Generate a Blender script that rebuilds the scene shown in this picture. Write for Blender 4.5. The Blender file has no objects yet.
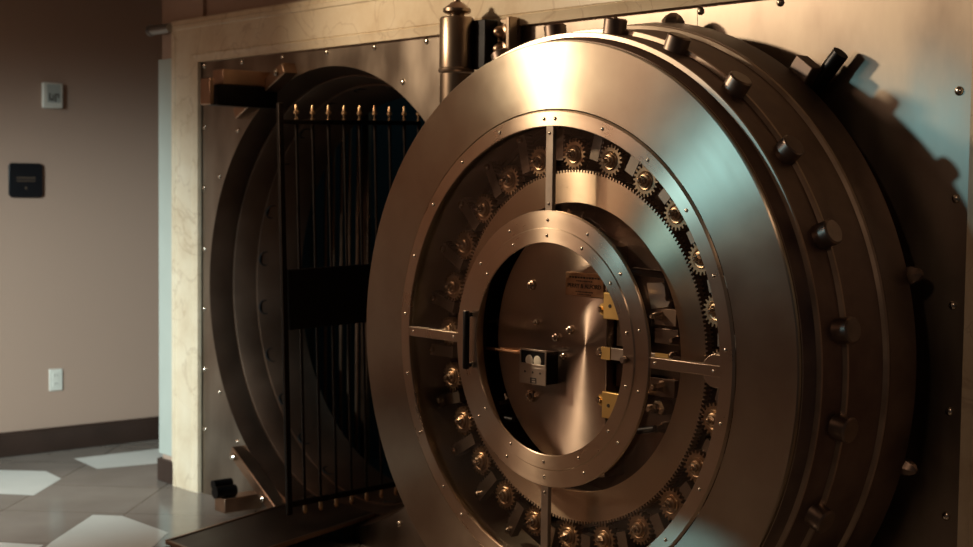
import bpy, bmesh, math, random
from mathutils import Vector, Matrix
random.seed(7)
C = bpy.context.scene.collection
PI = math.pi
D2R = math.radians
FZ = 0.018                      # floor level
OX, OZ, OR = 0.988, 1.0006, 0.942   # vault opening
DX, DZ = 2.827, 0.985           # door axis

# ------------------------------------------------------------------ materials
def nt(name):
    m = bpy.data.materials.new(name); m.use_nodes = True
    t = m.node_tree; t.nodes.clear()
    o = t.nodes.new('ShaderNodeOutputMaterial'); b = t.nodes.new('ShaderNodeBsdfPrincipled')
    t.links.new(b.outputs[0], o.inputs[0])
    return m, t, b
def N(t, kind, **kw):
    n = t.nodes.new(kind)
    for k, v in kw.items():
        if hasattr(n, k): setattr(n, k, v)
        else: n.inputs[k].default_value = v
    return n
def ramp(t, src, stops):
    r = t.nodes.new('ShaderNodeValToRGB')
    el = r.color_ramp.elements
    while len(el) < len(stops): el.new(0.5)
    for e, (p, c) in zip(el, stops):
        e.position = p; e.color = (c[0], c[1], c[2], 1)
    t.links.new(src, r.inputs[0]); return r.outputs[0]
def maprange(t, src, a, b, lo=0.0, hi=1.0):
    m = N(t, 'ShaderNodeMapRange'); m.inputs[1].default_value = lo; m.inputs[2].default_value = hi
    m.inputs[3].default_value = a; m.inputs[4].default_value = b
    t.links.new(src, m.inputs[0]); return m.outputs[0]

def metal(name, c, rough, var=0.25, scale=9.0, aniso=0.0, mode=None, stretch=(1, 1, 1), bump=0.0, metallic=1.0, c2=None, spread=0.06):
    """worn metal: noise in tint and roughness; mode 'radial' = lathe-brushed about the object's Y axis, 'x'/'z' = brushed along that axis"""
    m, t, b = nt(name)
    tc = N(t, 'ShaderNodeTexCoord'); mp = N(t, 'ShaderNodeMapping'); mp.inputs['Scale'].default_value = stretch
    t.links.new(tc.outputs['Object'], mp.inputs[0])
    vec = mp.outputs[0]
    n = N(t, 'ShaderNodeTexNoise'); n.inputs['Scale'].default_value = scale; n.inputs['Detail'].default_value = 6
    t.links.new(vec, n.inputs['Vector'])
    k = c2 or tuple(x * (1 - var) for x in c)
    col = ramp(t, n.outputs[0], [(0.33, k), (0.66, c)])
    t.links.new(col, b.inputs['Base Color'])
    b.inputs['Metallic'].default_value = metallic
    rsrc = n.outputs[0]
    if mode == 'radial':
        sx = N(t, 'ShaderNodeSeparateXYZ'); t.links.new(tc.outputs['Object'], sx.inputs[0])
        cb = N(t, 'ShaderNodeCombineXYZ'); t.links.new(sx.outputs[0], cb.inputs[0]); t.links.new(sx.outputs[2], cb.inputs[2])
        nm = N(t, 'ShaderNodeVectorMath', operation='NORMALIZE'); t.links.new(cb.outputs[0], nm.inputs[0])
        ln = N(t, 'ShaderNodeVectorMath', operation='LENGTH'); t.links.new(cb.outputs[0], ln.inputs[0])
        t.links.new(nm.outputs[0], b.inputs['Tangent'])
        b.inputs['Anisotropic'].default_value = aniso
        # concentric brushing lines
        cc = N(t, 'ShaderNodeVectorMath', operation='SCALE'); cc.inputs[3].default_value = 0.9
        t.links.new(nm.outputs[0], cc.inputs[0])
        sc = N(t, 'ShaderNodeMath', operation='MULTIPLY'); sc.inputs[1].default_value = 90
        t.links.new(ln.outputs['Value'], sc.inputs[0])
        ad = N(t, 'ShaderNodeCombineXYZ'); t.links.new(sc.outputs[0], ad.inputs[1])
        av = N(t, 'ShaderNodeVectorMath', operation='ADD'); t.links.new(cc.outputs[0], av.inputs[0]); t.links.new(ad.outputs[0], av.inputs[1])
        n2 = N(t, 'ShaderNodeTexNoise'); n2.inputs['Scale'].default_value = 1.0; n2.inputs['Detail'].default_value = 3
        t.links.new(av.outputs[0], n2.inputs['Vector'])
        mx = N(t, 'ShaderNodeMath', operation='MULTIPLY_ADD'); mx.inputs[1].default_value = 0.22
        hf = N(t, 'ShaderNodeMath', operation='MULTIPLY'); hf.inputs[1].default_value = 0.78
        t.links.new(n.outputs[0], hf.inputs[0]); t.links.new(n2.outputs[0], mx.inputs[0]); t.links.new(hf.outputs[0], mx.inputs[2])
        rsrc = mx.outputs[0]
    elif mode in ('x', 'z'):
        b.inputs['Anisotropic'].default_value = aniso
        cv = N(t, 'ShaderNodeCombineXYZ'); cv.inputs[2 if mode == 'x' else 0].default_value = 1.0
        t.links.new(cv.outputs[0], b.inputs['Tangent'])
    r = maprange(t, rsrc, rough - spread * 1.7, rough + spread * 1.7, 0.1, 0.9)
    t.links.new(r, b.inputs['Roughness'])
    if bump:
        bp = N(t, 'ShaderNodeBump'); bp.inputs['Strength'].default_value = bump; bp.inputs['Distance'].default_value = 0.002
        t.links.new(n.outputs[0], bp.inputs['Height']); t.links.new(bp.outputs[0], b.inputs['Normal'])
    return m

def plain(name, c, rough=0.5, metallic=0.0, var=0.08, scale=6.0, spec=0.5):
    m, t, b = nt(name)
    tc = N(t, 'ShaderNodeTexCoord'); n = N(t, 'ShaderNodeTexNoise'); n.inputs['Scale'].default_value = scale
    t.links.new(tc.outputs['Object'], n.inputs['Vector'])
    t.links.new(ramp(t, n.outputs[0], [(0.3, tuple(x * (1 - var) for x in c)), (0.7, c)]), b.inputs['Base Color'])
    b.inputs['Roughness'].default_value = rough; b.inputs['Metallic'].default_value = metallic
    b.inputs['Specular IOR Level'].default_value = spec
    return m

M = {}
M['face'] = metal('brushed_face_steel', (0.53, 0.46, 0.365), 0.335, 0.18, 5.0, 0.90, 'radial', c2=(0.43, 0.35, 0.275), spread=0.05)
M['ringbrass'] = metal('bronze_ring', (0.66, 0.52, 0.40), 0.30, 0.12, 6.0, 0.88, 'radial')
M['ringgear'] = metal('gear_ring_bronze', (0.66, 0.52, 0.40), 0.32, 0.12, 5.0, 0.92, 'radial')
M['disc'] = metal('spun_disc_steel', (0.50, 0.39, 0.315), 0.36, 0.12, 5.0, 0.95, 'radial')
M['rim'] = metal('dark_rim_steel', (0.25, 0.185, 0.155), 0.44, 0.0, 7.0, 0.0, None, (1, 1, 1), 0.12, c2=(0.14, 0.105, 0.095), spread=0.1)
M['edge'] = metal('step_glint_steel', (0.50, 0.40, 0.32), 0.38, 0.3, 10.0)  # paler steel: the glint that step edges catch, put into the colour
M['bolt'] = metal('bolt_steel', (0.34, 0.26, 0.22), 0.40, 0.35, 14.0)
M['panel'] = metal('brushed_panel_steel', (0.43, 0.36, 0.295), 0.38, 0.0, 4.5, 0.35, 'z', (1.2, 1, 0.5), 0.0, c2=(0.27, 0.22, 0.18), spread=0.10)
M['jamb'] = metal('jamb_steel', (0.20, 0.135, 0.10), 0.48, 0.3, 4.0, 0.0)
M['gearbrass'] = metal('gear_brass', (0.52, 0.37, 0.25), 0.36, 0.2, 20.0)
M['nut'] = metal('polished_nut', (0.62, 0.50, 0.40), 0.24, 0.2, 20.0)
M['rack'] = metal('rack_steel', (0.36, 0.30, 0.26), 0.40, 0.2, 12.0)
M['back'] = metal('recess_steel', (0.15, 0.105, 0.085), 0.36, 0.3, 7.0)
M['black'] = metal('blackened_steel', (0.035, 0.034, 0.036), 0.42, 0.2, 8.0)
M['gate'] = metal('dark_gate_iron', (0.035, 0.028, 0.025), 0.42, 0.2, 12.0)
M['grille'] = metal('bronze_bar', (0.24, 0.15, 0.10), 0.38, 0.2, 12.0)
M['finial'] = metal('brass_finial', (0.78, 0.52, 0.30), 0.30, 0.15, 20.0)
M['rivet'] = metal('rivet_steel', (0.74, 0.66, 0.56), 0.22, 0.15, 20.0)
M['hinge'] = metal('hinge_bronze_steel', (0.38, 0.29, 0.22), 0.30, 0.12, 6.0, 0.0, None, (1, 1, 0.3))
M['lug'] = metal('lug_bronze', (0.56, 0.37, 0.26), 0.38, 0.25, 8.0)
M['yellow'] = metal('yellow_brass', (0.85, 0.58, 0.22), 0.42, 0.1, 8.0)
M['silver'] = metal('nickel_plate', (0.62, 0.54, 0.46), 0.36, 0.12, 10.0)
M['copper'] = metal('copper_rod', (0.72, 0.40, 0.24), 0.28, 0.1, 10.0)
M['plate'] = metal('engraved_brass_plate', (0.50, 0.30, 0.17), 0.42, 0.0, 18.0, c2=(0.28, 0.17, 0.11))
M['rampm'] = metal('ramp_steel', (0.12, 0.085, 0.07), 0.48, 0.3, 10.0, bump=0.1)
M['rampedge'] = metal('ramp_edge', (0.34, 0.21, 0.14), 0.38, 0.2, 8.0)
M['ink'] = plain('dark_engraving', (0.03, 0.02, 0.015), 0.6)
M['dial'] = plain('pale_dial', (0.78, 0.72, 0.60), 0.4)
M['white'] = plain('white_plastic', (0.72, 0.72, 0.66), 0.4)
M['grey'] = plain('grey_lcd', (0.42, 0.46, 0.44), 0.35)
M['plaque'] = plain('black_plaque', (0.006, 0.008, 0.011), 0.35)
M['plaquetext'] = plain('dull_gold_letters', (0.10, 0.07, 0.05), 0.5)
M['pipe'] = metal('grey_pipe', (0.45, 0.46, 0.46), 0.4, 0.1, 5.0)
M['daylit_strip'] = plain('wall_strip_daylight', (0.44, 0.48, 0.44), 0.45)  # daylight on the wall strip painted as a pale colour
M['base'] = plain('dark_wood_baseboard', (0.045, 0.026, 0.020), 0.35, var=0.3)
M['ceil'] = plain('ceiling_paint', (0.42, 0.34, 0.28), 0.8)
M['vault'] = plain('vault_teal_shade', (0.02, 0.045, 0.055), 0.8)  # teal tint of the unlit interior put into the wall colour
M['socket'] = plain('socket_black', (0.006, 0.007, 0.008), 0.8)
M['lampm'] = plain('lamp_white', (0.6, 0.58, 0.54), 0.5)

def wall_mat():
    m, t, b = nt('beige_wallpaper')
    tc = N(t, 'ShaderNodeTexCoord'); mp = N(t, 'ShaderNodeMapping'); mp.inputs['Scale'].default_value = (260, 260, 260)
    t.links.new(tc.outputs['Object'], mp.inputs[0])
    n = N(t, 'ShaderNodeTexNoise'); n.inputs['Scale'].default_value = 1.0; t.links.new(mp.outputs[0], n.inputs['Vector'])
    t.links.new(ramp(t, n.outputs[0], [(0.3, (0.39, 0.275, 0.215)), (0.7, (0.44, 0.31, 0.245))]), b.inputs['Base Color'])
    b.inputs['Roughness'].default_value = 0.75; b.inputs['Specular IOR Level'].default_value = 0.25
    return m
M['wall'] = wall_mat()
def marble_mat():
    m, t, b = nt('cream_marble')
    tc = N(t, 'ShaderNodeTexCoord')
    n = N(t, 'ShaderNodeTexNoise'); n.inputs['Scale'].default_value = 5.0; n.inputs['Detail'].default_value = 8; n.inputs['Roughness'].default_value = 0.65
    t.links.new(tc.outputs['Object'], n.inputs['Vector'])
    base = ramp(t, n.outputs[0], [(0.25, (0.60, 0.465, 0.32)), (0.5, (0.73, 0.61, 0.45)), (0.75, (0.80, 0.70, 0.55))])
    w = N(t, 'ShaderNodeTexNoise'); w.inputs['Scale'].default_value = 3.2; w.inputs['Detail'].default_value = 5; w.inputs['Distortion'].default_value = 1.2
    t.links.new(tc.outputs['Object'], w.inputs['Vector'])
    vein = ramp(t, w.outputs[0], [(0.485, (0, 0, 0)), (0.5, (1, 1, 1)), (0.515, (0, 0, 0))])
    mx = N(t, 'ShaderNodeMixRGB'); mx.inputs[2].default_value = (0.33, 0.20, 0.12, 1)
    fr = N(t, 'ShaderNodeMath', operation='MULTIPLY'); fr.inputs[1].default_value = 0.3
    t.links.new(vein, fr.inputs[0]); t.links.new(fr.outputs[0], mx.inputs[0]); t.links.new(base, mx.inputs[1])
    t.links.new(mx.outputs[0], b.inputs['Base Color'])
    b.inputs['Roughness'].default_value = 0.22
    return m
M['marble'] = marble_mat()
def floor_mat(name, c1, c2, grout):
    m, t, b = nt(name)
    tc = N(t, 'ShaderNodeTexCoord'); mp = N(t, 'ShaderNodeMapping')
    mp.inputs['Rotation'].default_value = (0, 0, D2R(45)); mp.inputs['Location'].default_value = (0.1, 0.23, 0)
    t.links.new(tc.outputs['Object'], mp.inputs[0])
    n = N(t, 'ShaderNodeTexNoise'); n.inputs['Scale'].default_value = 2.2; n.inputs['Detail'].default_value = 7
    t.links.new(tc.outputs['Object'], n.inputs['Vector'])
    col = ramp(t, n.outputs[0], [(0.3, c1), (0.7, c2)])
    if grout:
        br = N(t, 'ShaderNodeTexBrick'); br.offset = 0.0
        br.inputs['Color1'].default_value = (1, 1, 1, 1); br.inputs['Color2'].default_value = (0.9, 0.9, 0.9, 1)
        br.inputs['Mortar'].default_value = (0.45, 0.42, 0.4, 1); br.inputs['Scale'].default_value = 1.0
        br.inputs['Mortar Size'].default_value = 0.004; br.inputs['Brick Width'].default_value = 0.55; br.inputs['Row Height'].default_value = 0.55
        t.links.new(mp.outputs[0], br.inputs['Vector'])
        mx = N(t, 'ShaderNodeMixRGB', blend_type='MULTIPLY'); mx.inputs[0].default_value = 1
        t.links.new(col, mx.inputs[1]); t.links.new(br.outputs[0], mx.inputs[2]); col = mx.outputs[0]
    t.links.new(col, b.inputs['Base Color'])
    b.inputs['Roughness'].default_value = 0.16
    return m
M['floor'] = floor_mat('grey_stone_tile', (0.20, 0.175, 0.155), (0.29, 0.26, 0.235), True)
M['inlay'] = floor_mat('white_marble_inlay', (0.70, 0.74, 0.71), (0.84, 0.86, 0.83), False)
def glass_mat():
    m = bpy.data.materials.new('clear_glazing'); m.use_nodes = True
    t = m.node_tree; t.nodes.clear()
    o = t.nodes.new('ShaderNodeOutputMaterial'); mx = t.nodes.new('ShaderNodeMixShader')
    tr = t.nodes.new('ShaderNodeBsdfTransparent'); gl = t.nodes.new('ShaderNodeBsdfGlossy')
    tr.inputs[0].default_value = (0.96, 0.95, 0.93, 1); gl.inputs['Roughness'].default_value = 0.03
    gl.inputs[0].default_value = (0.9, 0.9, 0.9, 1)
    fc = t.nodes.new('ShaderNodeLayerWeight'); pw = N(t, 'ShaderNodeMath', operation='POWER'); pw.inputs[1].default_value = 4.0
    t.links.new(fc.outputs['Facing'], pw.inputs[0])
    t.links.new(maprange(t, pw.outputs[0], 0.025, 0.8), mx.inputs[0]); t.links.new(tr.outputs[0], mx.inputs[1]); t.links.new(gl.outputs[0], mx.inputs[2])
    t.links.new(mx.outputs[0], o.inputs[0])
    return m
M['glass'] = glass_mat()

# ------------------------------------------------------------------ mesh builder
class MB:
    def __init__(s): s.v = []; s.f = []; s.mi = []
    def add(s, vs, fs, mi=0):
        n = len(s.v); s.v += [tuple(x) for x in vs]
        for f in fs: s.f.append(tuple(i + n for i in f)); s.mi.append(mi)
        return s
    def box(s, c, d, rot=None, mi=0):
        hx, hy, hz = (x / 2 for x in d)
        vs = [Vector((x, y, z)) for z in (-hz, hz) for y in (-hy, hy) for x in (-hx, hx)]
        if rot is not None: vs = [rot @ p for p in vs]
        c = Vector(c)
        return s.add([p + c for p in vs], [(0, 2, 3, 1), (4, 5, 7, 6), (0, 1, 5, 4), (2, 6, 7, 3), (0, 4, 6, 2), (1, 3, 7, 5)], mi)
    def rings(s, rings, closed_ends=True, loop=False, mi=0):
        k = len(rings[0]); vs = [p for r in rings for p in r]; fs = []
        n = len(rings)
        for i in range(n if loop else n - 1):
            j = (i + 1) % n
            for a in range(k):
                b = (a + 1) % k
                fs.append((i * k + a, i * k + b, j * k + b, j * k + a))
        if closed_ends and not loop:
            fs.append(tuple(range(k - 1, -1, -1))); fs.append(tuple((n - 1) * k + a for a in range(k)))
        return s.add(vs, fs, mi)
    def turn(s, p, d, prof, seg=24, ends=True, mi=0):
        """revolve prof [(dist along d, radius)] about the line p + t d"""
        d = Vector(d).normalized(); p = Vector(p)
        a = Vector((0, 0, 1)) if abs(d.z) < 0.9 else Vector((1, 0, 0))
        u = d.cross(a).normalized(); w = d.cross(u)
        rs = [[p + d * t + (u * math.cos(2 * PI * k / seg) + w * math.sin(2 * PI * k / seg)) * max(r, 1e-4) for k in range(seg)] for t, r in prof]
        return s.rings(rs, ends, False, mi)
    def tube(s, p0, p1, r, seg=12):
        p0, p1 = Vector(p0), Vector(p1)
        return s.turn(p0, p1 - p0, [(0, r), ((p1 - p0).length, r)], seg)
    def lathe(s, prof, seg=160, loop=True, mi=0, c=(0, 0, 0)):
        """closed profile [(y, r)] turned about the Y axis"""
        rs = [[(c[0] + q[1] * math.sin(2 * PI * k / seg), c[1] + q[0], c[2] + q[1] * math.cos(2 * PI * k / seg)) for k in range(seg)] for q in prof]
        n0 = len(s.mi); s.rings(rs, False, loop, mi)
        for i, q in enumerate(prof):
            if len(q) > 2:
                for a in range(seg): s.mi[n0 + i * seg + a] = q[2]
        return s
    def prism(s, pts, y0, y1, mi=0):
        """polygon in (x, z) pulled from y0 to y1"""
        n = len(pts)
        return s.add([(x, y0, z) for x, z in pts] + [(x, y1, z) for x, z in pts],
                     [tuple(range(n)), tuple(range(2 * n - 1, n - 1, -1))] + [(i, i + n, (i + 1) % n + n, (i + 1) % n) for i in range(n)], mi)
    def build(s, name, mat, parent=None, loc=(0, 0, 0), bevel=0, angle=35):
        me = bpy.data.meshes.new(name); me.from_pydata(s.v, [], s.f); me.update()
        mats = mat if isinstance(mat, (list, tuple)) else [mat]
        for m in mats: me.materials.append(m)
        for p, i in zip(me.polygons, s.mi): p.material_index = i
        bm = bmesh.new(); bm.from_mesh(me); bmesh.ops.recalc_face_normals(bm, faces=bm.faces); bm.to_mesh(me); bm.free()
        me.shade_smooth(); me.set_sharp_from_angle(angle=D2R(angle))
        o = bpy.data.objects.new(name, me); C.objects.link(o); o.location = loc
        if parent is not None: o.parent = parent
        if bevel:
            b = o.modifiers.new('edge', 'BEVEL'); b.width = bevel; b.segments = 2; b.limit_method = 'ANGLE'; b.harden_normals = False
        return o
def tag(o, label, cat, group=None):
    o['label'] = label; o['category'] = cat
    if group: o['group'] = group
    return o
def thing(name, label, cat, loc=(0, 0, 0), group=None):
    o = bpy.data.objects.new(name, None); C.objects.link(o); o.location = loc; o.empty_display_size = 0.05
    return tag(o, label, cat, group)
def struct(o): o['kind'] = 'structure'; return o
def copy(o, parent, loc=None, rot=None):
    c = o.copy(); C.objects.link(c); c.parent = parent
    if loc is not None: c.location = loc
    if rot is not None: c.rotation_euler = rot
    return c
def Ry(a): return Matrix.Rotation(a, 3, 'Y')      # a > 0 turns +Z towards +X
def polar(a, r): return (r * math.sin(D2R(a)), r * math.cos(D2R(a)))   # clockwise from up, seen from the front

# ------------------------------------------------------------------ setting
def hole_plate(mb, x0, x1, z0, z1, cx, cz, r, y0, y1, seg=144):
    angs = sorted(set([2 * PI * k / seg for k in range(seg)] + [math.atan2(x - cx, z - cz) % (2 * PI) for x in (x0, x1) for z in (z0, z1)]))
    ci, ro = [], []
    for a in angs:
        sx, sz = math.sin(a), math.cos(a)
        ts = []
        if sx > 1e-9: ts.append((x1 - cx) / sx)
        if sx < -1e-9: ts.append((x0 - cx) / sx)
        if sz > 1e-9: ts.append((z1 - cz) / sz)
        if sz < -1e-9: ts.append((z0 - cz) / sz)
        t = min(ts)
        ci.append((cx + r * sx, cz + r * sz)); ro.append((cx + t * sx, cz + t * sz))
    rings = [[(x, y, z) for x, z in P] for P, y in ((ci, y0), (ro, y0), (ro, y1), (ci, y1))]
    mb.rings(rings, False, True)

# floor with pale inlaid tiles
mb = MB(); mb.box((2.0, -2.5, FZ - 0.05), (9.0, 10.0, 0.1))
inlays = [
 [(-1.33, -0.745), (-0.943, -0.352), (-0.722, -0.372), (-0.441, -0.637), (-0.565, -0.744), (-0.86, -1.03)],
 [(-1.171, -0.095), (-0.839, -0.126), (-0.785, 0.209), (-0.74, 0.62), (-1.15, 0.62)],
 [(0.439, -0.953), (0.093, -0.605), (0.189, -0.515), (0.58, -0.508), (0.86, -0.77), (0.75, -0.90), (0.62, -1.10)],
 [(-0.08, -1.50), (0.314, -1.11), (0.463, -0.995), (0.70, -1.24), (0.30, -1.70)],
 [(1.3, -2.2), (1.7, -1.8), (2.1, -2.2), (1.7, -2.6)], [(2.8, -1.9), (3.2, -1.5), (3.6, -1.9), (3.2, -2.3)], [(1.0, -3.6), (1.4, -3.2), (1.8, -3.6), (1.4, -4.0)]]
for P in inlays: mb.add([(x, y, FZ + 0.0006) for x, y in P], [tuple(range(len(P)))], 1)
struct(mb.build('floor', [M['floor'], M['inlay']]))
struct(MB().box((2.0, -2.5, 3.05), (9.0, 10.0, 0.1)).build('ceiling', M['ceil']))
mb = MB(); mb.box((-1.5, -2.6, 1.5), (0.1, 9.8, 3.0)); struct(mb.build('wall_left', M['wall']))
mb = MB(); mb.box((-1.435, -2.6, FZ + 0.06), (0.03, 9.8, 0.12)); mb.box((-1.445, -2.6, FZ + 0.06), (0.012, 9.8, 0.135))
struct(mb.build('baseboard_left', M['base'], bevel=0.004))
# wall the vault is set in, with the return into the side corridor
mb = MB()
mb.box((-0.205, 1.0, 1.5), (0.38, 2.0, 3.0)); mb.box((1.95, 0.24, 2.6), (3.93, 0.44, 1.0)); mb.box((5.2, 1.0, 1.5), (2.62, 2.0, 3.0))
struct(mb.build('wall_back', M['wall']))
mb = MB(); mb.box((-0.325, -0.012, FZ + 0.055), (0.17, 0.024, 0.11)); mb.box((-0.405, 1.0, FZ + 0.055), (0.024, 2.02, 0.11))
struct(mb.build('baseboard_back', M['base'], bevel=0.004))
mb = MB(); mb.box((-0.6, 2.03, 1.5), (1.9, 0.06, 3.0)); struct(mb.build('wall_corridor', M['wall']))
# vault chamber
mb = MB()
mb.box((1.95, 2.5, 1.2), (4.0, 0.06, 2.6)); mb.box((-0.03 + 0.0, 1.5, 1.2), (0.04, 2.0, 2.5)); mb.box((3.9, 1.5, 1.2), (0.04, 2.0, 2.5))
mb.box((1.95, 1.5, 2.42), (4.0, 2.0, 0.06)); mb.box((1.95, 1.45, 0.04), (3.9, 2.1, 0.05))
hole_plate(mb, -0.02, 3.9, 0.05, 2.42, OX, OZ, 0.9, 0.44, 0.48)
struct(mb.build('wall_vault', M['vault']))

# wall strip with its daylight put into the colour, pipe
g = MB().box((-0.345, -0.006, 1.10), (0.134, 0.012, 1.90)).build('daylit_wall_strip', M['daylit_strip'], bevel=0.002)
g.data.name = 'daylit_wall_strip'
tag(g, 'wall strip left of the marble surround with daylight painted in pale blue-grey', 'wall strip')
p = thing('wall_pipe', 'short grey pipe at the top left corner of the marble surround', 'pipe', (-0.36, -0.03, 2.19))
MB().tube((-0.08, 0, 0), (0.10, 0, 0), 0.022, 20).build('pipe_body', M['pipe'], p)
MB().turn((-0.08, 0, 0), (-1, 0, 0), [(0, 0.028), (0.012, 0.028), (0.016, 0.02)], 20).build('end_cap', M['pipe'], p)

# marble surround
XL, XI, XJ, XR, ZI, ZT = -0.275, -0.028, 3.885, 4.115, 2.017, 2.222
prof = [(0, 0.0), (0, -0.014), (0.03, -0.022), (0.12, -0.022), (0.14, -0.032), (0.22, -0.032), (0.24, -0.026), (0.80, -0.026), (0.82, -0.021), (0.84, -0.026), (0.90, -0.022), (1, -0.020), (1, 0.0)]
ms = thing('marble_surround', 'cream veined marble surround framing the steel vault front', 'door surround', (1.95, 0, FZ))
def quadstrip(A, B):
    mb = MB(); n = len(A); mb.add(A + B, [(i, (i + 1) % n, (i + 1) % n + n, i + n) for i in range(n)] + [tuple(range(n - 1, -1, -1)), tuple(range(n, 2 * n))]); return mb
lx = lambda w: XL + w * (XI - XL); rx = lambda w: XR - w * (XR - XJ); tz = lambda w: ZT - w * (ZT - ZI)
off = Vector((1.95, 0, FZ))
def sub(L): return [tuple(Vector(q) - off) for q in L]
quadstrip(sub([(lx(w), y, FZ) for w, y in prof]), sub([(lx(w), y, tz(w)) for w, y in prof])).build('jamb', M['marble'], ms)
quadstrip(sub([(rx(w), y, FZ) for w, y in prof]), sub([(rx(w), y, tz(w)) for w, y in prof])).build('jamb', M['marble'], ms)
quadstrip(sub([(lx(w), y, tz(w)) for w, y in prof]), sub([(rx(w), y, tz(w)) for w, y in prof])).build('lintel', M['marble'], ms)

# steel front panels with their rivets
rivet_mesh = None
def rivet(parent, x, y, z, r=0.0125, name='rivet', proto=[None]):
    if proto[0] is None:
        proto[0] = MB().turn((0, 0, 0), (0, -1, 0), [(-0.002, 1.0), (0.25, 0.97), (0.55, 0.80), (0.78, 0.5), (0.88, 0.15), (0.89, 0.01)], 14).build('rivet', M['rivet'])
        o = proto[0]
    else:
        o = proto[0].copy(); C.objects.link(o)
    o.parent = parent; o.location = (x, y, z); o.scale = (r, r * 0.75, r); o.name = name
    return o
SEAM = 2.945
mb = MB(); hole_plate(mb, XI, SEAM - 0.0015, FZ, ZI, OX, OZ, OR, 0.0, 0.028)
pl = mb.build('vault_front_panel', M['panel'])
tag(pl, 'riveted steel front panel around the round vault opening', 'wall panel')
mb = MB(); mb.box(((SEAM + XJ) / 2 + 0.0007, 0.014, (FZ + ZI) / 2), (XJ - SEAM, 0.028, ZI - FZ))
pr = mb.build('vault_front_panel', M['panel'])
tag(pr, 'riveted steel front panel behind the right side of the round door', 'wall panel')
for k in range(8): rivet(pl, 0.0, 0, 2.0 - 0.28 * k - (0.03 if k == 7 else 0))
for k in range(1, 9): rivet(pl, 0.325 * k, 0, 2.0)
for a in (-135, -120, -60, -45, 30, 45, 60, 120, 135, 150): 
    x, z = polar(a, 0.987); rivet(pl, OX + x, 0, OZ + z)
for k in range(4): rivet(pr, (2.957, 3.256, 3.558, 3.839)[k], 0, 2.0)
for k in range(1, 7): rivet(pr, 3.839, 0, 2.0 - 0.28 * k)

# stepped jamb rings of the opening
vj = thing('vault_doorway', 'stepped round steel jamb of the open vault doorway', 'doorway', (OX, 0.0, FZ))
ZO = OZ - FZ
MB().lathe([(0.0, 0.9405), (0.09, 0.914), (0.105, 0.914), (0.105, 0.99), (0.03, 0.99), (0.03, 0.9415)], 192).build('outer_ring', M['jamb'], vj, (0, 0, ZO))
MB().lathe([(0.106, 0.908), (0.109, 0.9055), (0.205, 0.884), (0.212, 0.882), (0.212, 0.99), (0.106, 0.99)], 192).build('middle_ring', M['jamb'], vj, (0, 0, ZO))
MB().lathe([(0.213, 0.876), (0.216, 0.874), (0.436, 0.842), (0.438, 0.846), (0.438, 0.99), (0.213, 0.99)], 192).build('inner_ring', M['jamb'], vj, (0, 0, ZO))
sk = None
for k in range(24):
    a = 7.5 + 15 * k
    x, z = polar(a, 0.8615)
    if sk is None:
        sk = MB().turn((0, 0, 0.012), (0, 0, -1), [(0, 0.034), (0.006, 0.034), (0.0065, 0.03), (0.002, 0.028)], 20).build('bolt_socket', M['socket'], vj)
        o = sk
    else: o = copy(sk, vj)
    o.location = (x, 0.25, ZO + z); o.rotation_euler = (0, D2R(a), 0)

# clamp lugs on the front panel
def lug(name, label, ang, bx, bz, L, up=1):
    x, z = polar(ang, 0.958)
    t = thing(name, label, 'clamp', (OX + x, 0, OZ + z), 'clamp lugs around the vault opening')
    R = Ry(D2R(ang))
    MB().box(R @ Vector((-0.03, 0, 0)) + Vector((0, -0.03, 0)), (0.43, 0.07, 0.05), R).build('clamp_foot', M['lug'], t, bevel=0.005)
    d = Vector((bx - OX - x, 0, bz - OZ - z))
    b = MB(); b.box(d + Vector((0, -L / 2 + 0.02, 0.036 * up)), (0.085, L - 0.04, 0.064)); b.build('clamp_arm', M['lug'], t, bevel=0.004)
    if up > 0:
        b = MB(); b.box(d + Vector((0, -L / 2 + 0.01, -0.040)), (0.078, L - 0.02, 0.087)); b.build('arm_filler', M['black'], t, bevel=0.003)
        b = MB(); b.box(d + Vector((0, -L - 0.0105, -0.026)), (0.080, 0.020, 0.11)); b.build('jaw', M['lug'], t, bevel=0.004)
    else:
        b = MB(); b.turn(d + Vector((0.01, -0.12, 0.022)), (0, -1, 0), [(0, 0.026), (L - 0.13, 0.026)], 16); b.build('dark_club', M['black'], t)  # black cylinders filling the outline of the dark club above the arm
        b = MB(); b.turn(d + Vector((-0.022, -0.12, 0.05)), (0, -1, 0), [(0, 0.02), (L - 0.14, 0.02)], 16); b.build('dark_club', M['black'], t)
    nx = R @ Vector((0.14, 0, 0)); MB().turn((nx.x, -0.065, nx.z), (0, -1, 0), [(0, 0.016), (0.014, 0.016), (0.02, 0.009)], 10).build('foot_bolt', M['rivet'], t)
    nx = R @ Vector((-0.14, 0, 0)); MB().turn((nx.x, -0.065, nx.z), (0, -1, 0), [(0, 0.016), (0.014, 0.016), (0.02, 0.009)], 10).build('foot_bolt', M['rivet'], t)
    return t
lug('clamp_lug', 'bronze clamp arm jutting out at the upper left of the vault opening', -25, 0.572, 1.868, 0.31)
lug('clamp_lug', 'bronze clamp arm jutting out near the floor at the lower left of the opening', -149, 0.455, 0.105, 0.23, -1)

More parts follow.
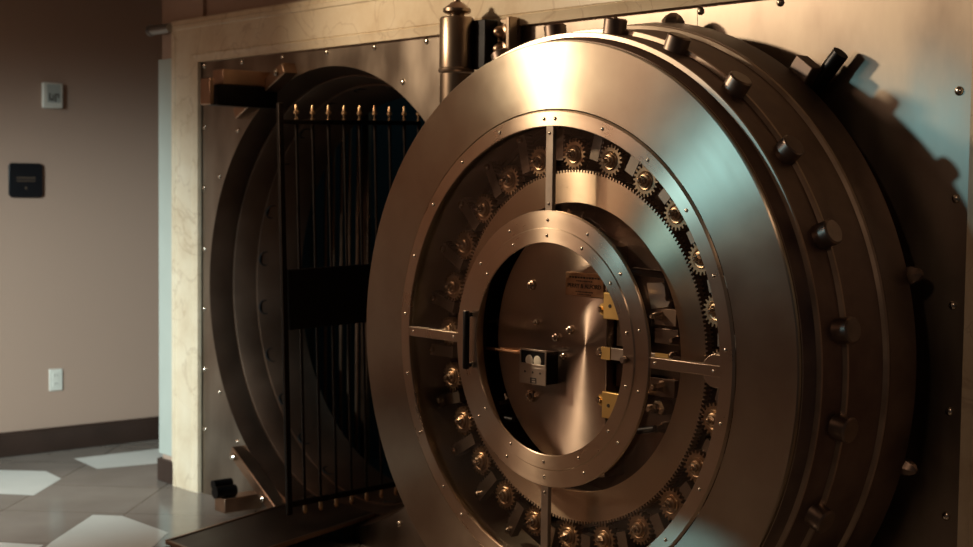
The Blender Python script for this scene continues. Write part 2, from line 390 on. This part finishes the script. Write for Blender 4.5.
# hinge
hg = thing('door_hinge', 'upright bronze hinge barrel with finial between opening and round door', 'hinge', (1.955, -0.13, FZ))
MB().turn((0, 0, 1.84), (0, 0, 1), [(0, 0.062), (0.004, 0.064), (0.012, 0.064), (0.016, 0.061), (0.185, 0.061), (0.192, 0.057)], 40).build('barrel', M['hinge'], hg)
MB().turn((0, 0, 0.10), (0, 0, 1), [(0, 0.058), (1.735, 0.058)], 40).build('lower_barrel', M['hinge'], hg)
MB().turn((0, 0, 2.030), (0, 0, 1), [(0, 0.03), (0.012, 0.026), (0.016, 0.042), (0.022, 0.050), (0.032, 0.050), (0.042, 0.036), (0.052, 0.024), (0.058, 0.013), (0.066, 0.013), (0.072, 0.006)], 12).build('finial', M['hinge'], hg)
MB().box((0.085, 0.055, 1.935), (0.075, 0.06, 0.17)).build('strap', M['black'], hg, bevel=0.004)
MB().box((0.165, 0.105, 1.935), (0.084, 0.024, 0.18)).build('strap_plate', M['hinge'], hg, bevel=0.003)
MB().box((0.205, 0.073, 1.935), (0.018, 0.038, 0.18)).build('strap_flange', M['hinge'], hg, bevel=0.003)
for z in (1.977, 1.918):
    MB().turn((0.150, 0.094, z), (-0.25, -1, 0), [(0, 0.029), (0.014, 0.029), (0.018, 0.021), (0.034, 0.019), (0.042, 0.012), (0.046, 0.004)], 16).build('strap_bolt', M['lug'], hg)
MB().box((0.0, 0.075, 0.45), (0.14, 0.10, 0.30)).build('wall_bracket', M['hinge'], hg, bevel=0.005)
MB().box((0.0, 0.075, 1.60), (0.14, 0.10, 0.30)).build('wall_bracket', M['hinge'], hg, bevel=0.005)

# ------------------------------------------------------------------ the vault door
vd = thing('vault_door', 'huge round steel vault door swung open showing its gear work', 'vault door', (DX, -0.12, FZ))
DL = (0, 0.12, DZ - FZ)                     # door-centre frame: y is world y
MB().lathe([(-0.30, 0.698), (-0.494, 0.698), (-0.5, 0.701), (-0.5, 0.892), (-0.497, 0.896), (-0.488, 0.896), (-0.486, 0.888), (-0.30, 0.888)], 256).build('face_ring', M['face'], vd, DL)
MB().lathe([(-0.4875, 0.885), (-0.4875, 0.8975, 1), (-0.485, 0.899), (-0.447, 0.908), (-0.4455, 0.9095, 1), (-0.4435, 0.922, 1), (-0.439, 0.924), (-0.362, 0.926), (-0.3605, 0.927, 1), (-0.358, 0.939, 1), (-0.353, 0.941), (-0.220, 0.949), (-0.2185, 0.950, 1), (-0.215, 0.961, 1), (-0.210, 0.964), (-0.208, 0.9645),
            (-0.208, 0.70), (-0.27, 0.70), (-0.27, 0.885)], 256).build('door_plug', [M['rim'], M['edge']], vd, DL)
MB().lathe([(-0.207, 0.965), (-0.115, 0.979), (-0.107, 0.977), (-0.101, 0.970), (-0.101, 0.60), (-0.207, 0.60)], 256).build('flange', M['rim'], vd, DL)
MB().lathe([(-0.1005, 0.86), (-0.06, 0.84), (-0.05, 0.82), (-0.05, 0.3), (-0.1005, 0.3)], 160).build('outer_plate', M['rim'], vd, DL)
# recess floor
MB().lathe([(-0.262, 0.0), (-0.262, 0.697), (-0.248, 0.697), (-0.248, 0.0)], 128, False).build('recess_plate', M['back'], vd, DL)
# locking bolts around the rim
bp = None
for k in range(24):
    a = 7.5 + 15 * k; x, z = polar(a, 0.923)
    if bp is None:
        bp = MB().turn((0, 0, 0), (0, 0, 1), [(0, 0.034), (0.043, 0.034), (0.0475, 0.0295)], 28).build('locking_bolt', M['bolt'], vd); o = bp
    else: o = copy(bp, vd)
    o.location = (x, 0.12 - 0.368, DZ - FZ + z); o.rotation_euler = (0, D2R(a), 0)
# outer bronze ring with rivets, four spokes, inner bronze ring
orr = MB().lathe([(-0.499, 0.697), (-0.501, 0.695), (-0.506, 0.692), (-0.506, 0.652), (-0.504, 0.650), (-0.497, 0.650), (-0.497, 0.697)], 256).build('outer_bronze_ring', M['ringbrass'], vd, DL)
for a in [2, 18.6, 35.2, 51.8, 68.4, 85, 101.6, 118.2, 134.8, 151.4, 168, 183, 199, 214, 224, 241, 258, 274.8, 291.5, 308, 324.6, 341.2, 358]:
    x, z = polar(a, 0.672); rivet(orr, x, -0.506, z, 0.0055)
irr = MB().lathe([(-0.498, 0.4065), (-0.506, 0.406), (-0.508, 0.404), (-0.508, 0.356), (-0.511, 0.353), (-0.511, 0.313), (-0.509, 0.311), (-0.506, 0.311), (-0.500, 0.318), (-0.496, 0.345), (-0.494, 0.352), (-0.494, 0.400)], 256).build('inner_bronze_ring', M['ringbrass'], vd, DL)
for k in range(14):
    a = k * 360 / 14
    for r, y in ((0.378, -0.508), (0.333, -0.511)):
        x, z = polar(a, r); rivet(irr, x, y, z, 0.0052)
for a in (0, 90, 180, 270):
    R = Ry(D2R(a)); m_ = (0.404 + 0.652) / 2
    mb = MB().box(R @ Vector((0, -0.498, m_)), (0.030, 0.014, 0.25), R)
    if a == 90: mb.turn(R @ Vector((0, -0.492, 0.635)), (0, -1, 0), [(0, 0.045), (0.011, 0.045)], 24)
    sp = mb.build('spoke', M['ringbrass'] if a in (90, 270) else M['silver'], vd, DL, bevel=0.0015)
    for r in (0.425, 0.63):
        q = R @ Vector((0, -0.505, r)); rivet(sp, q.x, q.y, q.z, 0.005)
# glazing
MB().lathe([(-0.4885, 0.650), (-0.4885, 0.403), (-0.4855, 0.403), (-0.4855, 0.650)], 128).build('glass_pane', M['glass'], vd, DL)
# pull handle and catch of the inner ring
h = MB(); h.turn((-0.331, -0.533, -0.09), (0, 0, 1), [(0, 0.008), (0.005, 0.0105), (0.175, 0.0105), (0.18, 0.008)], 16)
h.tube((-0.331, -0.533, 0.078), (-0.331, -0.513, 0.078), 0.007); h.tube((-0.331, -0.533, -0.078), (-0.331, -0.513, -0.078), 0.007)
h.build('pull_handle', M['black'], vd, DL)
cm = MB(); cm.turn((0.322, -0.515, 0.0), (0, -1, 0), [(0, 0.011), (0.008, 0.011), (0.012, 0.007)], 16); cm.build('ring_catch', M['bolt'], vd, DL)
# ring gear
def gear_outline(n, r0, r1):
    P = []
    for k in range(n):
        for f, r in ((0.0, r0), (0.22, r0), (0.36, r1), (0.64, r1), (0.78, r0)):
            a = 2 * PI * (k + f) / n; P.append((r * math.sin(a), r * math.cos(a)))
    return P
P = gear_outline(270, 0.518, 0.5265); n = len(P)
inn = []
for x, z in P:
    l = math.hypot(x, z); inn.append((x / l * 0.430, z / l * 0.430))
mb = MB(); mb.rings([[(x, y, z) for x, z in Q] for Q, y in ((inn, -0.404), (P, -0.404), (P, -0.378), (inn, -0.378))], False, True)
mb.build('ring_gear', M['ringgear'], vd, DL)
# smooth dark bearing ring carrying it
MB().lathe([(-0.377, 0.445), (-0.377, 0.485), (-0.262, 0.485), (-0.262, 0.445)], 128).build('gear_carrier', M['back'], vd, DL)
# pinions, racks
gp = None
P = gear_outline(20, 0.0375, 0.0465)
for k in range(24):
    a = 15 * k; x, z = polar(a, 0.571)
    if gp is None:
        mb = MB(); mb.prism(P, -0.012, 0.012)
        gp = mb.build('pinion', M['gearbrass'], vd)
        mb = MB(); mb.turn((0, -0.012, 0), (0, -1, 0), [(0, 0.028), (0.003, 0.028), (0.0045, 0.026), (0.003, 0.023), (0.003, 0.019), (0.008, 0.019), (0.010, 0.016), (0.010, 0.01)], 24)
        hb = mb.build('hub_ring', M['gearbrass'], gp)
        nb = MB().turn((0, -0.02, 0), (0, -1, 0), [(0, 0.014), (0.009, 0.014), (0.012, 0.010), (0.012, 0.008), (0.020, 0.008), (0.024, 0.004)], 6).build('axle_nut', M['nut'], gp)
        ax = MB().tube((0, 0.0121, 0), (0, 0.12, 0), 0.014).build('axle', M['black'], gp)
        o = gp
    else:
        o = copy(gp, vd)
        for ch in (hb, nb, ax): copy(ch, o)
    o.location = (x, 0.12 - 0.392, DZ - FZ + z); o.rotation_euler = (0, D2R(a + (k * 37) % 18), 0)
rp = None
for k in range(24):
    a = 15 * k; x, z = polar(a, 0.612)
    if rp is None:
        mb = MB(); mb.box((-0.069, 0, 0), (0.036, 0.03, 0.115))
        for j in range(9): mb.box((-0.0485, 0, -0.05 + 0.0125 * j), (0.007, 0.026, 0.006))
        rp = mb.build('bolt_rack', M['rack'], vd)
        rs = MB().turn((-0.069, -0.015, 0.045), (0, -1, 0), [(0, 0.010), (0.010, 0.010), (0.014, 0.006)], 8).build('rack_stud', M['nut'], rp)
        rb = MB().tube((-0.069, 0.0151, 0.0), (-0.069, 0.12, 0.0), 0.016).build('rack_post', M['black'], rp)
        o = rp
    else:
        o = copy(rp, vd)
        for ch in (rs, rb): copy(ch, o)
    o.location = (x, 0.12 - 0.385, DZ - FZ + z); o.rotation_euler = (0, D2R(a), 0)
# centre: radially finished disc, cut straight on its right
R0 = 0.395; xc = 0.088
a0 = math.asin(xc / R0)
pts = [(R0 * math.sin(t), R0 * math.cos(t)) for t in [(PI - a0) + (PI + 2 * a0) * k / 96 for k in range(97)]]
pts = [(x, min(z, 0.375 - 0.40 * (x + 0.1)) if x > -0.1 else z) for x, z in pts]
MB().prism(pts, -0.345, -0.262).build('centre_disc', M['disc'], vd, DL, bevel=0.002)
np_ = MB().box((-0.002, -0.3485, 0.183), (0.160, 0.006, 0.070)).build('maker_plate', M['plate'], vd, DL, bevel=0.001)
def text(s, size, x, y, z, name, mat, parent, loc, ext=0.0006, sx=1.0):
    cu = bpy.data.curves.new(name, 'FONT'); cu.body = s; cu.size = size; cu.align_x = 'CENTER'; cu.align_y = 'CENTER'; cu.extrude = ext
    ot = bpy.data.objects.new(name, cu); C.objects.link(ot)
    dg = bpy.context.evaluated_depsgraph_get(); me = bpy.data.meshes.new_from_object(ot.evaluated_get(dg)); bpy.data.objects.remove(ot)
    me.transform(Matrix.Diagonal((sx, 1, 1, 1)))
    me.transform(Matrix.Rotation(D2R(90), 4, 'X')); me.transform(Matrix.Translation((x, y, z)))
    me.materials.clear(); me.materials.append(mat)
    o = bpy.data.objects.new(name, me); C.objects.link(o); o.parent = parent; o.location = loc
    return o
text('PERRY & ALFORD', 0.0185, -0.002, -0.3520, 0.178, 'lettering', M['ink'], np_, (0, 0, 0), sx=0.98)
mb = MB()
for z, w, hh, cnt in ((0.204, 0.130, 0.006, 11), (0.1935, 0.07, 0.004, 9), (0.161, 0.075, 0.004, 9), (0.1535, 0.06, 0.004, 7)):
    for j in range(cnt):
        cw = w / cnt; mb.box((-0.002 - w / 2 + (j + 0.5) * cw, -0.3518, z), (cw * 0.72, 0.0006, hh * (0.7 + 0.3 * ((j * 7) % 3) / 2)))
mb.build('small_engraving', M['ink'], np_)
# combination lock box with two dials
tl = MB().box((-0.170, -0.372, -0.078), (0.112, 0.052, 0.100)).build('time_lock', M['black'], vd, DL, bevel=0.002)
fp = MB(); fp.box((-0.170, -0.400, -0.105), (0.118, 0.004, 0.052)); fp.box((-0.170, -0.400, -0.026), (0.118, 0.004, 0.006))
for s in (-1, 1): fp.box((-0.170 + s * 0.0565, -0.400, -0.054), (0.005, 0.004, 0.052))
fp.box((-0.170, -0.400, -0.074), (0.11, 0.004, 0.012)); fp.build('lock_face', M['silver'], tl, bevel=0.0007)
for x in (-0.188, -0.152):
    dm = MB().turn((x, -0.3985, -0.058), (0, -1, 0), [(0, 0.0165), (0.001, 0.0165), (0.0022, 0.014)], 24).build('dial', M['dial'], tl)
mb = MB()
mb.box((-0.165, -0.4024, -0.112), (0.026, 0.001, 0.004)); mb.box((-0.176, -0.4024, -0.119), (0.006, 0.001, 0.016)); mb.box((-0.163, -0.4024, -0.118), (0.018, 0.001, 0.003)); mb.box((-0.165, -0.4024, -0.126), (0.026, 0.001, 0.003)); mb.box((-0.154, -0.4024, -0.119), (0.004, 0.001, 0.014))
for x in (-0.203, -0.168, -0.135): mb.turn((x, -0.402, -0.094), (0, -1, 0), [(0, 0.0038), (0.001, 0.0038)], 10)
mb.build('key_slots', M['ink'], tl)
MB().tube((-0.47, -0.345, -0.048), (-0.228, -0.375, -0.044), 0.006).build('lock_rod', M['copper'], vd, DL)
# brass pieces right of the disc
for z in (0.128, -0.165):
    b = MB(); b.box((0.150, -0.357, z), (0.115, 0.018, 0.078)); o = b.build('brass_block', M['yellow'], vd, DL, bevel=0.002)
    ez = z - (0.012 if z > 0 else -0.012)
    MB().turn((0.084, -0.358, ez), (0, 1, 0), [(0, 0.018), (0.010, 0.018)], 20).build('block_ear', M['yellow'], o)
    MB().turn((0.078, -0.358, ez), (0, -1, 0), [(0, 0.010), (0.008, 0.010), (0.013, 0.006)], 8).build('ear_screw', M['nut'], o)
    MB().turn((0.120, -0.366, z), (0, -1, 0), [(0, 0.006), (0.002, 0.005)], 12).build('block_screw', M['ink'], o)
sb = MB().box((0.225, -0.356, -0.012), (0.255, 0.016, 0.036)).build('slide_bar', M['silver'], vd, DL, bevel=0.0015)
MB().box((0.105, -0.3645, -0.012), (0.036, 0.004, 0.0365)).build('bar_tip', M['yellow'], sb)
MB().box((0.325, -0.3645, -0.008), (0.05, 0.004, 0.032)).build('bar_tip', M['yellow'], sb)
MB().turn((0.078, -0.352, -0.012), (0, -1, 0), [(0, 0.015), (0.012, 0.015), (0.02, 0.008)], 10).build('bar_screw', M['nut'], sb)
MB().box((0.155, -0.30, 0.05), (0.12, 0.02, 0.09)).build('backing_plate', M['silver'], vd, DL, bevel=0.002)
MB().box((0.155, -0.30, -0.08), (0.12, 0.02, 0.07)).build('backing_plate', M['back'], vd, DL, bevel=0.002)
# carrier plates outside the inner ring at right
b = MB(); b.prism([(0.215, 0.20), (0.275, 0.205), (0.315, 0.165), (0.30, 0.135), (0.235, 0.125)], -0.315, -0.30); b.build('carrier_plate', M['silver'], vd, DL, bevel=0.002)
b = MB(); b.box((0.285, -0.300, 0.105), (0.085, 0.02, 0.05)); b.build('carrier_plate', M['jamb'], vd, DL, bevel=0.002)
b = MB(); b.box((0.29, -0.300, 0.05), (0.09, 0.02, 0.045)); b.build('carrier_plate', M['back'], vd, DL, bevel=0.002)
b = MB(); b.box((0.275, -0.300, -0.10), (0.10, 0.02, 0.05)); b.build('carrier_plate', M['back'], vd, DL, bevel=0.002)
b = MB(); b.tube((0.205, -0.36, 0.235), (0.335, -0.36, 0.23), 0.011); b.build('linkage_rod', M['black'], vd, DL)
b = MB(); b.tube((0.335, -0.36, 0.23), (0.345, -0.36, 0.16), 0.011); b.build('linkage_rod', M['black'], vd, DL)
b = MB(); b.tube((0.19, -0.36, -0.235), (0.30, -0.36, -0.21), 0.010); b.build('linkage_rod', M['black'], vd, DL)
b = MB(); b.tube((-0.41, -0.36, -0.26), (-0.30, -0.36, -0.262), 0.009); b.build('linkage_rod', M['black'], vd, DL)
# hex-headed studs and knobs of the works
def stud(x, z, y0, r, L, mat='nut', seg=6):
    MB().turn((x, y0, z), (0, -1, 0), [(0, r), (L * 0.5, r), (L * 0.6, r * 0.65), (L * 0.9, r * 0.6), (L, r * 0.3)], seg).build('stud', M[mat], vd, DL)
for x, z, r in ((-0.232, 0.169, 0.018), (-0.060, 0.042, 0.015), (-0.121, 0.015, 0.015), (-0.230, -0.178, 0.022), (-0.208, 0.055, 0.010), (-0.085, -0.04, 0.012)): stud(x, z, -0.345, r * 0.9, 0.022)
for x, z, r in ((-0.072, 0.402, 0.022), (0.345, 0.045, 0.020), (0.342, 0.006, 0.011), (0.268, 0.108, 0.018), (0.325, 0.165, 0.020), (0.277, -0.095, 0.020), (0.262, -0.160, 0.024), (0.285, -0.215, 0.018), (-0.452, 0.038, 0.018), (-0.41, -0.215, 0.026), (-0.395, -0.225, 0.02), (-0.37, -0.285, 0.014)):
    stud(x, z, -0.262, r, 0.09)
# fittings on the back edge of the door
def edge_nut(a, y, r):
    x, z = polar(a, 0.955); d = (x, 0, z)
    MB().turn((x, y, z), d, [(0, r), (0.03, r), (0.045, r * 0.7), (0.055, r * 0.25)], 6).build('edge_nut', M['bolt'], vd, DL)
edge_nut(5.5, -0.085, 0.036); edge_nut(75, -0.09, 0.026); edge_nut(105, -0.09, 0.022)
x, z = polar(36, 0.93); R = Ry(D2R(36))
lb = MB(); lb.box(R @ Vector((0, -0.085, 0.975)), (0.07, 0.05, 0.10), R); cl = lb.build('clamp_block', M['rim'], vd, DL, bevel=0.004)
q0 = R @ Vector((0.03, -0.045, 0.96)); q1 = R @ Vector((0.045, -0.045, 1.085)); MB().tube(q0, q1, 0.024, 20).build('clamp_pin', M['black'], cl)
# hinge arm joining the door to the barrel
MB().box((1.955 + 0.19 - DX, -0.105, 0.62), (0.30, 0.05, 0.16)).build('hinge_arm', M['rim'], vd, DL, bevel=0.004)
MB().box((1.955 + 0.19 - DX, -0.105, -0.62), (0.30, 0.05, 0.16)).build('hinge_arm', M['rim'], vd, DL, bevel=0.004)

# ------------------------------------------------------------------ day gate, grille, ramp
GX = 1.15
dgt = thing('day_gate', 'dark iron barred day gate with brass finials standing in the doorway', 'gate', (GX, -0.29, 0.163)); dgt.rotation_euler = (D2R(1.8), 0, 0)
MB().box((0, 0.0, 0.805), (0.018, 0.022, 1.61)).build('gate_post', M['gate'], dgt, bevel=0.002)
MB().box((0, 0.35, 1.537), (0.014, 0.68, 0.018)).build('top_rail', M['gate'], dgt, bevel=0.002)
MB().box((0, 0.35, 0.040), (0.016, 0.68, 0.022)).build('bottom_rail', M['gate'], dgt, bevel=0.002)
MB().box((0, 0.345, 0.848), (0.026, 0.66, 0.236)).build('lock_panel', M['black'], dgt, bevel=0.003)
br = None
for k in range(9):
    y = 0.075 + 0.0757 * k
    if br is None:
        br = MB().tube((0, 0, 0.005), (0, 0, 1.59), 0.0056, 10).build('gate_bar', M['gate'], dgt)
        fn = MB().turn((0, 0, 1.547), (0, 0, 1), [(0, 0.008), (0.004, 0.008), (0.006, 0.0055), (0.020, 0.0055), (0.023, 0.0105), (0.031, 0.0105), (0.035, 0.0062), (0.050, 0.0052), (0.058, 0.0025)], 12).build('finial', M['finial'], br)
        fs = MB().turn((0, 0, 1.527), (0, 0, -1), [(0.0, 0.007), (0.06, 0.007)], 10).build('bar_sleeve', M['gate'], br)
        fb = MB().turn((0, 0, 0.028), (0, 0, -1), [(0, 0.007), (0.012, 0.008), (0.024, 0.010), (0.031, 0.007), (0.036, 0.003)], 12).build('bottom_pin', M['finial'], br)
        o = br
    else:
        o = copy(br, dgt)
        for ch in (fn, fs, fb): copy(ch, o)
    o.location = (0, y, 0)
gr = thing('inner_grille', 'row of thin bronze bars deep inside the dark vault', 'grille', (0.10, 0.65, 0.065))
b0 = None
for k in range(9):
    x = -0.22 + 0.0655 * k
    if b0 is None: b0 = MB().tube((0, 0, 0.0), (0, 0, 1.84), 0.009, 10).build('grille_bar', M['grille'], gr); o = b0
    else: o = copy(b0, gr)
    o.location = (x - 0.10, 0, 0)
MB().box((0.245, 0.02, 0.95), (0.05, 0.02, 1.76)).build('grille_stile', M['grille'], gr, bevel=0.002)
MB().box((0.04, 0.0, 1.85), (0.62, 0.03, 0.03)).build('grille_rail', M['grille'], gr, bevel=0.002)

rm = thing('entry_ramp', 'dark steel ramp rising from the floor into the vault doorway', 'ramp', (0.985, -0.25, FZ))
ys = (-0.62, 0.09); zs = (0.036, 0.125)
def rz(y): return zs[0] + (zs[1] - zs[0]) * (y - ys[0]) / (ys[1] - ys[0])
def ramp_slab(mb, x0, x1, y0, y1, top, th):
    v = [(x - 0.985, y + 0.25, rz(y) + d - FZ) for x in (x0, x1) for y in (y0, y1) for d in (top - th, top)]
    mb.add(v, [(0, 1, 3, 2), (4, 6, 7, 5), (0, 4, 5, 1), (2, 3, 7, 6), (1, 5, 7, 3), (0, 2, 6, 4)])
mb = MB(); ramp_slab(mb, 0.775, 1.195, ys[0] + 0.012, ys[1], 0, 0.014); mb.build('deck', M['rampm'], rm)
for x0, x1 in ((0.760, 0.7745), (1.1955, 1.21)):
    mb = MB(); ramp_slab(mb, x0, x1, ys[0], ys[1], 0.004, 0.018); mb.build('side_rail', M['rampedge'], rm, bevel=0.002)
mb = MB(); ramp_slab(mb, 0.7745, 1.1955, ys[0], ys[0] + 0.012, 0.003, 0.017); mb.build('front_edge', M['rampedge'], rm, bevel=0.002)
for y in (-0.30, -0.03): MB().box((0, y + 0.25, (rz(y) - 0.014 - FZ) / 2), (0.40, 0.05, rz(y) - 0.022 - FZ)).build('support', M['black'], rm)

# ------------------------------------------------------------------ things on the left wall
wx = -1.45
wd = thing('wall_thermostat', 'small white rounded wall device with a dark symbol, upper left', 'thermostat', (wx, -0.079, 1.85))
mb = MB(); mb.box((0.011, 0, 0.068), (0.022, 0.115, 0.136)); mb.build('housing', M['white'], wd, bevel=0.008)
mb = MB(); mb.box((0.0228, 0.003, 0.078), (0.0015, 0.075, 0.095)); mb.build('display', M['grey'], wd, bevel=0.0005)
mb = MB()
for y, z, a, b_ in ((-0.020, 0.062, 0.007, 0.034), (-0.010, 0.046, 0.024, 0.007), (-0.002, 0.060, 0.006, 0.026), (0.012, 0.056, 0.007, 0.040), (0.020, 0.075, 0.022, 0.006), (0.028, 0.066, 0.006, 0.02)):
    mb.box((0.0241, y, z), (0.001, a, b_))
mb.build('symbol', M['ink'], wd)
pq = thing('wall_plaque', 'black square plaque with clipped corners on the beige wall', 'plaque', (wx, -0.228, 1.378))
def clipped(w, h, c): return [(-w + c, -h), (w - c, -h), (w, -h + c), (w, h - c), (w - c, h), (-w + c, h), (-w, h - c), (-w, -h + c)]
mb = MB(); mb.add([(0.012, y, z + 0.09) for y, z in clipped(0.092, 0.09, 0.014)] + [(0.0, y, z + 0.09) for y, z in clipped(0.092, 0.09, 0.014)],
   [tuple(range(8)), tuple(range(15, 7, -1))] + [(i, i + 8, (i + 1) % 8 + 8, (i + 1) % 8) for i in range(8)]); mb.build('board', M['plaque'], pq, bevel=0.002)
for z, hh in ((0.103, 0.011), (0.087, 0.008)):
    mb = MB()
    for k in range(7): mb.box((0.0124, -0.045 + 0.015 * k, z), (0.0008, 0.010, hh))
    mb.build('lettering', M['plaquetext'], pq)
MB().box((0.0124, 0, 0.05), (0.0008, 0.012, 0.012)).build('emblem', M['plaquetext'], pq)
ot = thing('wall_outlet', 'white electrical outlet low on the beige wall', 'outlet', (wx, -0.066, 0.343))
mb = MB(); mb.box((0.003, 0, 0.058), (0.006, 0.074, 0.116)); mb.build('cover_plate', M['white'], ot, bevel=0.002)
for z in (0.036, 0.080):
    mb = MB(); mb.box((0.0065, 0, z), (0.003, 0.036, 0.030)); s = mb.build('socket', M['white'], ot, bevel=0.001)
    mb = MB(); mb.box((0.0082, -0.007, z + 0.003), (0.0006, 0.003, 0.010)); mb.box((0.0082, 0.007, z + 0.003), (0.0006, 0.003, 0.008)); mb.build('slots', M['ink'], s)

# ------------------------------------------------------------------ light
def lamp(name, kind, loc, target, power, col, **kw):
    l = bpy.data.lights.new(name, kind); l.energy = power; l.color = col
    for k, v in kw.items(): setattr(l, k, v)
    o = bpy.data.objects.new(name, l); C.objects.link(o); o.location = loc
    o.rotation_euler = (Vector(target) - Vector(loc)).to_track_quat('-Z', 'Y').to_euler(); return o
lamp('ceiling_spot_lamp', 'SPOT', (0.6, -2.3, 2.8), (2.8, -0.1, 1.75), 245, (1.0, 0.79, 0.53), spot_size=D2R(85), spot_blend=0.7, shadow_soft_size=0.10)
lamp('window_lamp', 'SPOT', (0.4, -5.6, 2.3), (3.38, -0.5, 1.44), 125, (0.42, 0.88, 1.0), spot_size=D2R(9.5), spot_blend=0.9, shadow_soft_size=0.12)
lamp('hall_ceiling_lamp', 'AREA', (0.2, -4.0, 2.98), (0.2, -4.0, 0), 48, (1.0, 0.64, 0.43), shape='RECTANGLE', size=1.2, size_y=1.2)
lamp('near_ceiling_lamp', 'SPOT', (4.6, -3.6, 2.95), (3.9, -0.3, 0.8), 42, (1.0, 0.66, 0.42), spot_size=D2R(46), spot_blend=0.9, shadow_soft_size=0.12)
lamp('entrance_daylight_lamp', 'SPOT', (1.6, -5.5, 2.5), (-1.2, 0.2, 0.2), 2250, (0.82, 0.98, 0.96), spot_size=D2R(34), spot_blend=1.0, shadow_soft_size=0.25)
lamp('low_teal_fill', 'SPOT', (0.5, -2.3, 0.3), (3.35, -0.5, 0.44), 20, (0.40, 0.88, 1.0), spot_size=D2R(5), spot_blend=0.8, shadow_soft_size=0.03)  # unseen spot added near the floor for the teal patch on the door
lamp('vault_teal_fill', 'POINT', (1.2, 1.7, 2.2), (0, 0, 0), 2.2, (0.5, 0.85, 0.95), shadow_soft_size=0.1)  # added fill without a known source, lifts the dark interior towards teal
w = bpy.data.worlds.new('world'); bpy.context.scene.world = w; w.use_nodes = True
w.node_tree.nodes['Background'].inputs[0].default_value = (0.040, 0.031, 0.027, 1); w.node_tree.nodes['Background'].inputs[1].default_value = 0.6

# ------------------------------------------------------------------ camera
cx, cy, cz, yaw, pit, rol, f = 5.88273342, -3.4184542, 1.45181376, -0.8515572, 0.05853125, 0.01151365, 1446.84
F = Vector((math.sin(yaw) * math.cos(pit), math.cos(yaw) * math.cos(pit), -math.sin(pit)))
R = Vector((math.cos(yaw), -math.sin(yaw), 0)); U = R.cross(F)
R2 = R * math.cos(rol) + U * math.sin(rol); U2 = U * math.cos(rol) - R * math.sin(rol)
cd = bpy.data.cameras.new('camera'); co = bpy.data.objects.new('camera', cd); C.objects.link(co)
co.matrix_world = Matrix(((R2.x, U2.x, -F.x, cx), (R2.y, U2.y, -F.y, cy), (R2.z, U2.z, -F.z, cz), (0, 0, 0, 1)))
cd.sensor_width = 36; cd.lens = f / 973 * 36; cd.clip_start = 0.05
cd.dof.use_dof = True; cd.dof.focus_distance = 4.1; cd.dof.aperture_fstop = 3.2
sc = bpy.context.scene; sc.camera = co
sc.view_settings.view_transform = 'Standard'; sc.view_settings.look = 'None'; sc.view_settings.exposure = 0.0; sc.view_settings.gamma = 1.0
sc.view_settings.use_curve_mapping = False
